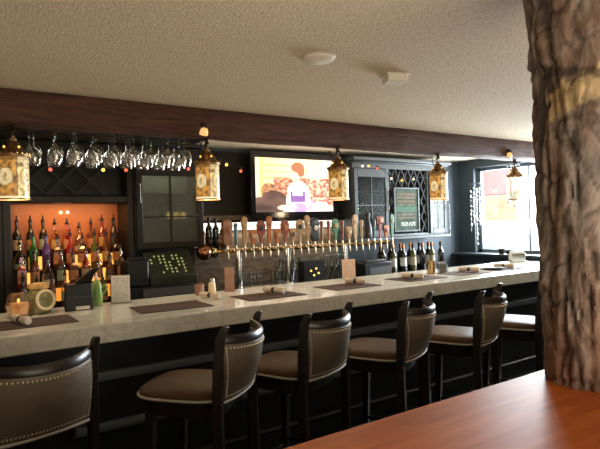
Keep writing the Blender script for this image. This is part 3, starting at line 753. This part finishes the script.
# cash register
cg = empty('cash_register', (1.72, 4.785, ZB), 0, 'black cash register with lit yellow green keys behind the bar', 'cash register')
MB().box(-.34, .34, 0, .235, 0.0, .115).build('cash_drawer', 'black', cg, bevel=.006)
MB().box(-.20, .30, -.004, -.0005, .022, .095).build('drawer_front', 'grey', cg, bevel=.001)
MB().box(-.34, -.13, .02, .22, .1155, .36).build('printer', 'black', cg, bevel=.02)
kb = MB(); kb.loft([[(-.125, .02, .1155), (.33, .02, .1155), (.33, .228, .1155), (-.125, .228, .1155)], [(-.125, .02, .20), (.33, .02, .20), (.33, .22, .415), (-.125, .22, .415)]])
ko = kb.build('keyboard', 'keydark', cg, bevel=.006)
d1 = Vector((0, .20, .215)).normalized()
sl = math.hypot(.20, .215)
for r_ in range(6):
    for c_ in range(9):
        if (r_ * 9 + c_ * 4) % 7 in (3, 5) or c_ > 7 or (c_ < 2 and r_ < 3): continue
        p = Vector((-.075 + c_ * .043, .02, .20)) + d1 * (.04 + r_ * (sl - .06) / 6)
        t = Matrix((Vector((1, 0, 0)), d1, Vector((0, -d1.z, d1.y)))).transposed().to_4x4(); t.translation = p
        MB().box(-.008, .008, -.0085, .0085, .001, .006, t).build('key', 'keys', ko, smooth=False)
MB().box(-.31, -.16, .03, .10, .3605, .385).build('display', 'black', cg, bevel=.005)

# ------------------------------------------------------------------ right wall cabinet
rc = empty('wall_cabinet', (5.04, 5.05, 1.385), 0, 'blue grey wall cabinet with glazed doors and diamond wine rack right of television', 'cabinet')
MB().box(-.835, -.80, .02, .35, 0, .95).box(.80, .835, .02, .35, 0, .95).box(-.80, .80, .02, .35, 0, .035).box(-.80, .80, .02, .35, .865, .95).box(-.27, -.235, .02, .35, .035, .865).box(.46, .50, .02, .35, .035, .865).build('carcass', 'cab_blue', rc, bevel=.004)
MB().box(-.80, .80, .335, .35, .035, .865).build('back_panel', 'cab_in', rc, smooth=False)
def rdoor(x0, x1):
    w_ = .055
    d = MB().box(x0, x0 + w_, 0, .02, .02, .86).box(x1 - w_, x1, 0, .02, .02, .86).box(x0 + w_, x1 - w_, 0, .02, .02, .09).box(x0 + w_, x1 - w_, 0, .02, .755, .86).build('door', 'cab_blue', rc, bevel=.005)
    MB().box(x0 + w_, x1 - w_, .008, .012, .09, .755).build('pane', 'pane', d, smooth=False)
    m = (x0 + x1) / 2
    MB().box(m - .006, m + .006, .003, .018, .09, .755).box(x0 + w_, m - .006, .003, .018, .40, .412).box(m + .006, x1 - w_, .003, .018, .40, .412).build('muntin', 'cab_blue', d)
    MB().tube([(x1 - .02, -.016, .33), (x1 - .02, -.016, .62)], .006, 8).build('pull', 'chrome', d)  # chrome rod added to carry the glint on the door edge
rdoor(-.825, -.265); rdoor(.49, .825)
for x0, x1 in ((-.80, -.27), (.50, .80)):
    for z in (.30, .57): MB().box(x0, x1, .06, .33, z, z + .014).build('shelf', 'cab_in', rc)
rl = MB()
for k in range(6):
    for s in (1, -1):
        for zz in range(4):
            x0 = -.23 + k * .116; z0 = .04 + zz * .206
            rl.bar((x0, .045, z0 if s > 0 else z0 + .206), (x0 + .11, .045, z0 + .206 if s > 0 else z0), .014, d0=.03)
rl.build('wine_rack', 'lattice', rc)
MB().box(-.87, .87, -.06, .35, .952, 1.0).box(-.85, .85, -.03, .35, .93, .952).build('cornice', 'cab_blue', rc, bevel=.01)
MB().box(-.86, .86, -.03, .35, -.035, -.0005).build('light_rail', 'cab_blue', rc, bevel=.006)
MB().tube([(.845, -.02, .0), (.845, -.02, .42)], .008, 8).build('corner_strip', 'chrome', rc)  # rod added to carry the highlight along the cabinet edge
for i in range(5):
    tumblers([(4.33 + i * .08, 5.25, 1.385 + .3145)], lambda _: 'glass on the middle shelf of the wall cabinet, %s from left' % ORD[i], 'glasses in the right cabinet')
for i in range(3):
    tumblers([(5.60 + i * .08, 5.25, 1.385 + .3145)], lambda _: 'glass behind the narrow right cabinet door, %s from left' % ORD[i], 'glasses in the narrow cabinet')
def board(x, y):
    c = Vector((.085, .115, .095)) * (1 + .35 * noise.noise(Vector((x * 5, y * 6, 2))))
    if .42 < y < .56: c = c.lerp(Vector((.12, .22, .17)), .7)
    rows = [(.13, (.30, .20, .15)), (.21, (.32, .2, .16)), (.30, (.30, .19, .15)), (.38, (.26, .2, .16)), (.62, (.30, .22, .19)), (.70, (.28, .2, .17)), (.83, (.60, .66, .60)), (.88, (.5, .56, .5))]
    for yy, cc in rows:
        k = noise.noise(Vector((x * 16, yy * 40, 1)))
        if abs(y - yy - .012 * k) < .022 and .10 < x < .88 and noise.noise(Vector((x * 30, yy * 90, 5))) > -.18 and (yy < .8 or x > .25): c = c.lerp(Vector(cc), .75)
    return c
cb = empty('chalkboard', (5.065, 5.03, 1.445), 0, 'framed green chalkboard with chalk lines hanging on the wine rack', 'chalkboard')
MB().box(-.225, -.205, -.012, .012, 0, .57).box(.205, .225, -.012, .012, 0, .57).box(-.205, .205, -.012, .012, 0, .02).box(-.205, .205, -.012, .012, .55, .57).build('frame', 'cab_blue', cb, bevel=.003)
painted('slate_board', .41, .53, 60, 74, board, 'vboard', cb, loc=(0, .0, .02))
MB().box(-.205, .205, .003, .010, .02, .55).build('backing', 'black', cb)

# wine bottles and printer under the right cabinet
for i in range(13):
    row = i % 2
    bottle('wine', ['dark', 'dark', 'olive', 'dark'][i % 4], [None, 'white', 'white', None, 'white', 'black', 'cream', 'white', None, 'white', 'cream', 'white', None][i], M['copper'] if i % 3 else M['iron'], (4.62 + i * .088, 5.02 + .14 * row, ZB),
           'wine bottle under the right wall cabinet, %s from the left' % ORD[i], 'wine bottles under the right cabinet', 1.08)
pb = empty('receipt_printer', (4.36, 4.80, ZB), 0, 'black receipt printer box behind the bar beside the wine bottles', 'printer')
MB().box(-.23, .20, .0, .20, 0, .165).build('body', 'black', pb, bevel=.012)
MB().box(-.15, .19, -.004, -.0005, .02, .10).build('front_cover', 'grey', pb, bevel=.001)
MB().box(-.16, .14, .04, .14, .1655, .185).build('lid', 'grey', pb, bevel=.006)

# string lights along the cabinet tops
def string_lights(name_lab, pts, y0):
    r = empty('string_lights', (pts[0][0], y0, pts[0][1]), 0, name_lab, 'string lights')
    ox, oz = pts[0]
    wire = []
    for i, (x, z, c) in enumerate([(p[0], p[1], 0) if len(p) == 2 else p for p in pts]):
        wire.append((x - ox, 0, z - oz + .035))
        if i < len(pts) - 1:
            x2 = pts[i + 1][0]; z2 = pts[i + 1][1]; wire.append(((x + x2) / 2 - ox, 0, (z + z2) / 2 - oz + .02))
    MB().tube(wire, .003, 6).build('wire', 'black', r)
    return r
def bulbs(r, pts, y0, origin):
    for x, z, c in pts:
        MB().ball((x - origin[0], 0, z - origin[1]), .016, 10, 6).build('bulb', c, r)
        MB().lathe([(.011, .016), (.011, .036)], 8, c=(x - origin[0], 0, z - origin[1])).build('socket', 'black', r)
P1 = [(.81, 2.105, 'red_bulb'), (1.24, 2.115, 'amber_bulb'), (1.44, 2.12, 'red_bulb'), (2.04, 2.15, 'red_bulb'), (2.45, 2.205, 'amber_bulb'), (2.61, 2.145, 'red_bulb')]
r1 = string_lights('red and amber string lights over the liquor alcove and glass cabinet', [(a, b) for a, b, c in P1], 4.93); bulbs(r1, P1, 4.93, P1[0][:2])
P2 = [(4.28, 2.26, 'white_bulb'), (4.38, 2.265, 'amber_bulb'), (4.52, 2.24, 'red_bulb'), (4.75, 2.12, 'white_bulb'), (4.93, 2.10, 'amber_bulb'), (5.14, 2.12, 'white_bulb'), (5.5, 2.12, 'amber_bulb')]
r2 = string_lights('white and amber string lights across the right wall cabinet', [(a, b) for a, b, c in P2], 4.965); bulbs(r2, P2, 4.965, P2[0][:2])

# ------------------------------------------------------------------ hanging wine glasses
gr = empty('glass_rack', (.55, 4.10, 2.31), 0, 'dark overhead rack holding upside down stemware behind the beam', 'glass rack')
MB().box(-1.6, 1.25, -.22, .32, .005, .139).build('board', 'espresso', gr, smooth=False)
RYS = (-.11, .05, .21)
for y in RYS:
    for s_ in (-1, 1):
        a, b = sorted((y + s_ * .012, y + s_ * .055))
        rb = MB().box(-1.6, 1.25, a, b, -.036, -.020)
        for xx in (-1.55, -.9, -.2, .5, 1.2): rb.box(xx, xx + .02, max(a, y - .055) if s_ < 0 else b - .012, a + .012 if s_ < 0 else b, -.020, .0049)
        rb.build('rail', 'espresso', gr)
def stem(profile, name):
    return MB().lathe(profile, 20, cap0=True, cap1=False).build(name, 'stem', angle=60)
WG = [(.036, .003), (.036, 0), (.007, -.006), (.0045, -.02), (.0045, -.085), (.014, -.096), (.042, -.118), (.053, -.150), (.052, -.185), (.043, -.225)]
MG = [(.036, .003), (.036, 0), (.007, -.006), (.0045, -.02), (.0045, -.115), (.008, -.12), (.066, -.205), (.067, -.208)]
w0 = stem(WG, 'wine_glass'); m0 = stem(MG, 'martini_glass'); used = [0, 0]
for row in range(3):
    for i in range(9):
        mart = row == 0 and i == 0
        src = m0 if mart else w0
        o = src if not used[mart] else src.copy()
        if used[mart]: col.objects.link(o)
        used[mart] = 1
        o.location = (.56 + i * .133 + (-.03 if mart else .02 * row), 4.10 + RYS[row] + random.uniform(-.004, .004), 2.31 - .0198)
        tag(o, 'clear martini glass hanging upside down at the left end of the rack' if mart else 'clear wine glass hanging upside down in the %s row, %s from left' % (['front', 'middle', 'rear'][row], ORD[i]), 'glass', 'stemware hanging in the rack')

# ------------------------------------------------------------------ things on the bar top
ZT = 1.0705
def mat_at(x, y, lab, rz=0., w_=.47, d=.32):
    o = MB().box(-w_ / 2, w_ / 2, -d / 2, d / 2, 0, .004).build('placemat', 'mat', bevel=.0015); o.location = (x, y, ZT); o.rotation_euler = (0, 0, rz)
    return tag(o, lab, 'placemat', 'brown placemats on the bar')
ML = ['brown placemat at the left end of the bar under a rolled napkin', 'brown placemat on the bar in front of the cash register', 'brown placemat left of the middle with a napkin roll at its end',
      'brown placemat before the pale menu card', 'brown placemat right of the menu card', 'brown placemat beside the two small cups', 'brown placemat at the window end of the bar']
for i, x in enumerate((.43, 1.27, 2.01, 2.77, 3.56, 4.22, 4.79)):
    mat_at(x, 3.42 + .02 * (i > 2), ML[i], .0 if i != 1 else -.04, .47 if i < 5 else .44)
np0 = None
def napkin(x, y, z, rz, lab):
    global np0
    if np0 is None:
        r = empty('napkin_roll', (0, 0, 0)); np0 = r
        pr = [(.006, -.105), (.020, -.104), (.024, -.08), (.022, -.03), (.0165, 0), (.021, .03), (.024, .08), (.019, .103), (.006, .104)]
        MB().lathe(pr, 14, mat=Matrix.Rotation(PI / 2, 3, 'Y'), c=(0, 0, .0235)).build('napkin', 'linen', r, angle=60)
        MB().lathe([(.0198, -.014), (.0178, 0), (.0198, .014)], 14, cap0=False, cap1=False, mat=Matrix.Rotation(PI / 2, 3, 'Y'), c=(0, 0, .0235)).build('band', 'band', r)
    else: r = copy_tree(np0)
    r.location = (x, y, z); r.rotation_euler = (0, 0, rz)
    return tag(r, lab, 'napkin', 'rolled napkins on the bar')
for x, y, on, rz, lab in ((.385, 3.41, 1, -1.32, 'rolled napkin on the leftmost placemat beside the glass bowl'), (1.63, 3.60, 0, -1.3, 'rolled napkin on bare marble below the two shakers'),
                          (2.10, 3.49, 1, -1.32, 'rolled napkin on the placemat right of the wooden block'), (2.90, 3.49, 1, -1.32, 'rolled napkin on the placemat below the menu card'),
                          (3.52, 3.44, 1, -1.32, 'rolled napkin on the placemat right of the menu card'), (4.30, 3.45, 1, -1.32, 'rolled napkin right of the two small cups'), (4.86, 3.46, 1, -1.32, 'rolled napkin on the placemat nearest the window')):
    napkin(x, y, ZT + (.0045 if on else 0), rz, lab)

# faceted candle bowl
bw = empty('candle_bowl', (.41, 3.72, ZT), 0, 'faceted glass candle bowl glowing orange at the far left', 'candle holder')
MB().lathe([(.035, 0), (.060, .012), (.074, .075), (.062, .125), (.050, .145), (.047, .145), (.060, .120), (.070, .075), (.056, .018)], 8).build('bowl', 'glass', bw, angle=20)
MB().lathe([(.055, .019), (.067, .072), (.060, .085), (.012, .088)], 8).build('candle', 'wax', bw, angle=20)
MB().ball((0, 0, .100), .009, 8, 6, (1, 1, 1.5)).build('flame', 'amber_bulb', bw)
# cork lidded jar and the slanted jar in front of it
jr = empty('cookie_jar', (.535, 3.80, ZT), 0, 'squat glass jar with round slanted cream rimmed mouth and cork lid', 'jar')
MB().lathe([(.05, 0), (.068, .008), (.072, .05), (.070, .12), (.060, .145), (.052, .155)], 22).build('body', 'jarfill', jr, angle=50)
MB().lathe([(.045, .155), (.064, .158), (.066, .178), (.060, .19), (.02, .194)], 20).build('lid', 'cork', jr)
rt = Matrix.Rotation(math.radians(80), 3, 'X') 
rz_ = Matrix.Rotation(math.radians(22), 3, 'Z'); tm = rz_ @ rt
MB().torus(Vector((.028, -.078, .088)), .058, .0095, 28, 8, tm).build('mouth_ring', 'ring', jr)
MB().lathe([(.055, 0), (.05, .002), (.01, .002)], 24, mat=tm, c=Vector((.028, -.076, .088))).build('mouth_glass', 'jarfill', jr)
# dark terminal
tm_ = empty('card_terminal', (.775, 3.76, ZT), math.radians(-8), 'black card terminal with raised screen beside the glass jar', 'terminal')
bdy = MB().loft([[(-.095, -.06, 0), (.075, -.06, 0), (.075, .07, 0), (-.095, .07, 0)], [(-.09, -.055, .165), (.07, -.055, .175), (.07, .06, .18), (-.09, .06, .17)]]).build('body', 'black', tm_, bevel=.006)
MB().loft([[(-.03, -.03, .1795), (.072, -.03, .1795), (.072, .055, .1795), (-.03, .055, .1795)], [(.035, -.005, .225), (.092, -.01, .225), (.092, .055, .225), (.035, .055, .225)], [(.085, .02, .262), (.135, .02, .268), (.135, .055, .268), (.085, .055, .262)]]).build('screen', 'black', tm_, bevel=.004)
MB().box(-.03, .055, -.0645, -.061, .006, .028).build('paper_label', 'paper', tm_)
MB().box(-.04, .05, -.0625, -.0585, .085, .09).build('slot', 'grey', tm_)
# green bottle
gb = empty('green_bottle', (.905, 3.86, ZT), 0, 'green bottle with yellow pour top between terminal and menu card', 'bottle')
M['lime'] = pmat('lime green', (.16, .30, .055), .35, c2=(.28, .40, .12), scale=14)
MB().lathe([(.030, 0), (.037, .008), (.040, .06), (.034, .11), (.036, .135), (.024, .165), (.012, .175)], 16).build('body', 'lime', gb, angle=60)
MB().lathe([(.013, .174), (.014, .19), (.006, .20), (.005, .225)], 12).build('pour_top', 'ring', gb)
MB().tube([(.03, 0, .12), (.058, -.005, .14), (.068, -.005, .125), (.05, 0, .085), (.034, 0, .07)], .008, 8).build('handle', 'lime', gb)
# menu cards
def card_paint(seed, base, ink):
    def fn(x, y):
        c = Vector(base)
        if .1 < x < .9 and .06 < y < .92 and int(y * 22) % 2 == 0 and noise.noise(Vector((x * 14, int(y * 22) * 3.1, seed))) > -.12: c = c.lerp(Vector(ink), .55)
        return c
    return fn
def menu(x, y, w_, h_, rz, lab, base, ink, seed, mt='acrylic'):
    r = empty('menu_holder', (x, y, ZT), rz, lab, 'menu card')
    MB().box(-w_ / 2 - .004, w_ / 2 + .004, .003, .006, .004, h_ + .006).box(-w_ / 2 - .004, w_ / 2 + .004, -.035, .04, 0, .004).build('stand', 'glass', r)
    painted('card', w_, h_, 24, 46, card_paint(seed, base, ink), 'vprint', r, loc=(0, .001, .005))
    return r
menu(1.07, 3.87, .125, .188, math.radians(-18), 'white printed menu card standing right of the green bottle', (.80, .76, .72), (.42, .38, .36), 1)
menu(3.16, 3.90, .125, .172, math.radians(-25), 'pale pink menu card in a clear stand, centre of the bar', (.74, .56, .46), (.44, .30, .24), 2)
# wooden block
wb = empty('wooden_menu_block', (1.92, 3.87, ZT), math.radians(-20), 'upright reddish brown wooden card holder right of the shakers', 'card holder')
M['redwood'] = pmat('reddish card', (.34, .18, .125), .55, c2=(.42, .24, .17), scale=12)
MB().box(-.037, .037, -.012, .012, .006, .187).build('card', 'redwood', wb, bevel=.002); MB().box(-.045, .045, -.03, .03, 0, .006).build('foot', 'redwood', wb, bevel=.002)
# shakers
for x, y, c, h, lab in ((1.765, 3.86, 'jarfill', .118, 'taller salt shaker with metal cap left of the wooden block'), (1.655, 3.85, 'white', .082, 'short brown cup beside the taller salt shaker')):
    s = empty('salt_shaker' if h > .1 else 'sugar_cup', (x, y, ZT), 0, lab, 'shaker' if h > .1 else 'cup')
    if h > .1:
        MB().lathe([(.026, 0), (.030, .005), (.027, .07), (.022, .09)], 14).build('body', 'ring', s); MB().lathe([(.023, .0905), (.024, .105), (.015, .118), (.003, .12)], 14).build('cap', 'chrome', s)
    else:
        MB().lathe([(.027, 0), (.034, .004), (.036, h), (.033, h), (.029, .01)], 14).build('body', 'redwood', s); MB().lathe([(.029, .012), (.033, h - .01), (.005, h - .006)], 12).build('sugar', 'ring', s)
# two cups near the right
g1 = empty('candle_cup', (3.995, 3.66, ZT), 0, 'left of the two small cups on the bar, gold coloured candle cup', 'cup')
MB().lathe([(.032, 0), (.038, .004), (.041, .12), (.038, .12), (.034, .01)], 16).build('cup', 'brass', g1); MB().lathe([(.03, .012), (.036, .09), (.006, .095)], 14).build('candle', 'ring', g1)
g2 = empty('sugar_caddy', (4.125, 3.63, ZT), math.radians(-30), 'clear glass caddy of blue and white packets right of the gold cup', 'caddy')
MB().box(-.045, .045, -.03, .03, 0, .005).box(-.045, .045, -.03, -.027, .005, .085).box(-.045, .045, .027, .03, .005, .085).box(-.045, -.042, -.027, .027, .005, .085).box(.042, .045, -.027, .027, .005, .085).build('box', 'glass', g2)
M['bluep'] = pmat('blue packet', (.25, .36, .52), .6, c2=(.4, .5, .62), scale=12)
for k in range(6): MB().box(-.036 + k * .012, -.028 + k * .012, -.022, .022, .006, .10 + .006 * (k % 2)).build('packet', 'bluep' if k % 2 else 'paper', g2)
# caddy at the window end
g3 = empty('napkin_caddy', (5.62, 3.82, ZT), math.radians(-30), 'pale napkin caddy on the window end of the bar', 'caddy')
MB().box(-.08, .08, -.05, .05, 0, .008).box(-.08, .08, -.05, -.044, .008, .10).box(-.08, .08, .044, .05, .008, .10).build('holder', 'chrome', g3, bevel=.002)
MB().box(-.07, .07, -.042, .042, .009, .125).build('napkins', 'paper', g3, bevel=.006)
# dark plate with cutlery
pl = empty('dark_plate', (4.68, 3.46, ZT + .0045), 0, 'dark plate set on the placemat nearest the window', 'plate')
MB().lathe([(.06, 0), (.075, .004), (.11, .016), (.112, .019), (.075, .008), (.02, .006)], 26).build('plate', 'grey', pl)

# window sill things
for i, (y, h, lab) in enumerate(((4.62, .075, 'small dark pot on the window sill, left one'), (4.50, .06, 'small dark pot on the window sill, right one'))):
    s = empty('sill_pot', (6.45, y, 1.0905), 0, lab, 'pot')
    MB().lathe([(.03, 0), (.035, .004), (.045, h), (.040, h), (.033, .01)], 14).build('pot', 'iron', s); MB().lathe([(.034, .012), (.040, h - .008), (.006, h + .012)], 12).build('filling', 'outgreen', s)
# hanging glass ornaments in the window
def ornament(y, z1, z0, lab, seed, dense):
    rnd = random.Random(seed)
    r = empty('glass_ornament', (6.46, y, z1), 0, lab, 'ornament', 'glass ornaments in the window')
    MB().box(-.02, .02, -.10, .10, -.012, 0).build('hanger', 'winwhite', r, bevel=.003)
    for k in range(4):
        yy = -.08 + k * .05; ln = (z1 - z0) * rnd.uniform(.6, 1.); s = MB().tube([(0, yy, -.012), (0, yy, -ln)], .0025, 5); st_ = s.build('string', 'chrome', r)
        n = int(ln / .075); prof = []
        for q in range(n):
            R_ = rnd.uniform(.007, .019); h_ = rnd.uniform(.016, .034); zc = -ln + .04 + q * .07
            prof += [(.0032, zc - h_)] + [(max(.0033, R_ * math.sin(PI * u / 6)), zc - h_ * math.cos(PI * u / 6)) for u in range(1, 6)] + [(.0032, zc + h_)]
        b = MB().lathe(sorted(prof, key=lambda p: p[1]), 8, c=(0, yy, 0))
        b.build('beads', 'chrome' if dense else 'glass', st_)
    return r
ornament(5.05, 2.10, 1.16, 'long beaded glass ornament hanging by the left window jamb', 1, True)
ornament(4.42, 2.30, 1.70, 'pale beaded glass ornament hanging in the middle of the window', 2, True)

# ------------------------------------------------------------------ light
def area(name, loc, target, sx, sy, power, c, spread=180):
    L = bpy.data.lights.new(name, 'AREA'); L.shape = 'RECTANGLE'; L.size = sx; L.size_y = sy; L.energy = power; L.color = c; L.spread = math.radians(spread)
    o = bpy.data.objects.new(name, L); col.objects.link(o); o.location = loc
    o.rotation_euler = (Vector(target) - Vector(loc)).to_track_quat('-Z', 'Y').to_euler(); return o
def point(name, loc, power, c, r=.03):
    L = bpy.data.lights.new(name, 'POINT'); L.energy = power; L.color = c; L.shadow_soft_size = r
    o = bpy.data.objects.new(name, L); col.objects.link(o); o.location = loc; return o
wd_ = bpy.data.worlds.new('world'); scn.world = wd_; wd_.use_nodes = True
wn = wd_.node_tree; bg = wn.nodes['Background']; bg.inputs[0].default_value = (.86, .93, 1., 1); bg.inputs[1].default_value = 3.2
area('window daylight', (7.1, 3.9, 1.9), (2.5, 2.6, 1.5), 2.4, 1.3, 430, (.86, .93, 1.))
area('street light', (7.4, 6.0, 3.6), (9.9, 6.3, 1.4), 3, 2, 800, (1., .97, .93))  # unseen lamp added to brighten the facade beyond the window
area('rear window daylight', (1.2, -2.4, 1.5), (1.8, 4, 1.1), 4.5, 1.5, 44, (1., .92, .80))  # fill added behind the camera; the rear wall has no window
area('ceiling wash', (1.6, -1.2, .9), (2.6, 1.6, 2.45), 3.5, 1.0, 56, (1., .84, .62), 150)  # unseen warm fill added to lift the ceiling
area('cabinet top lamp', (3.9, 4.45, 1.95), (3.9, 4.6, 2.45), 4.2, .5, 7, (1., .80, .62), 140)  # added in mid air to lift the ceiling strip behind the beam
area('rack lamp', (1.1, 4.55, 2.40), (1.1, 4.0, 2.0), 1.2, .1, 5, (1., .92, .8))  # unseen lamp added to brighten the hanging stemware
for x in LX[:4]: point('lantern glow', (x, 3.70, 1.74), 5.5, (1., .74, .45), .04)
area('alcove lamp', (1.0, 5.12, 1.815), (1.0, 5.3, 1.3), .8, .06, 3.2, (1., .48, .16))
area('alcove lower lamp', (1.0, 5.0, 1.80), (1.0, 5.1, .9), .8, .05, 2., (1., .55, .25))
area('tap strip lamp', (3.2, 5.33, 1.53), (3.2, 5.1, .95), 1.8, .05, 5, (1., .84, .62))
area('cabinet lamp', (1.89, 5.22, 2.17), (1.89, 5.25, 1.4), .5, .1, 2.2, (.95, 1., .75))  # added inside the left cabinet to lift the tone behind the pane
area('right cabinet lamp', (5.0, 4.9, 2.36), (5.0, 5.3, 1.3), 1.4, .05, .6, (1., .8, .55))

vs = scn.view_settings; vs.view_transform = 'Standard'; vs.look = 'None'; vs.exposure = 0.; vs.gamma = 1.
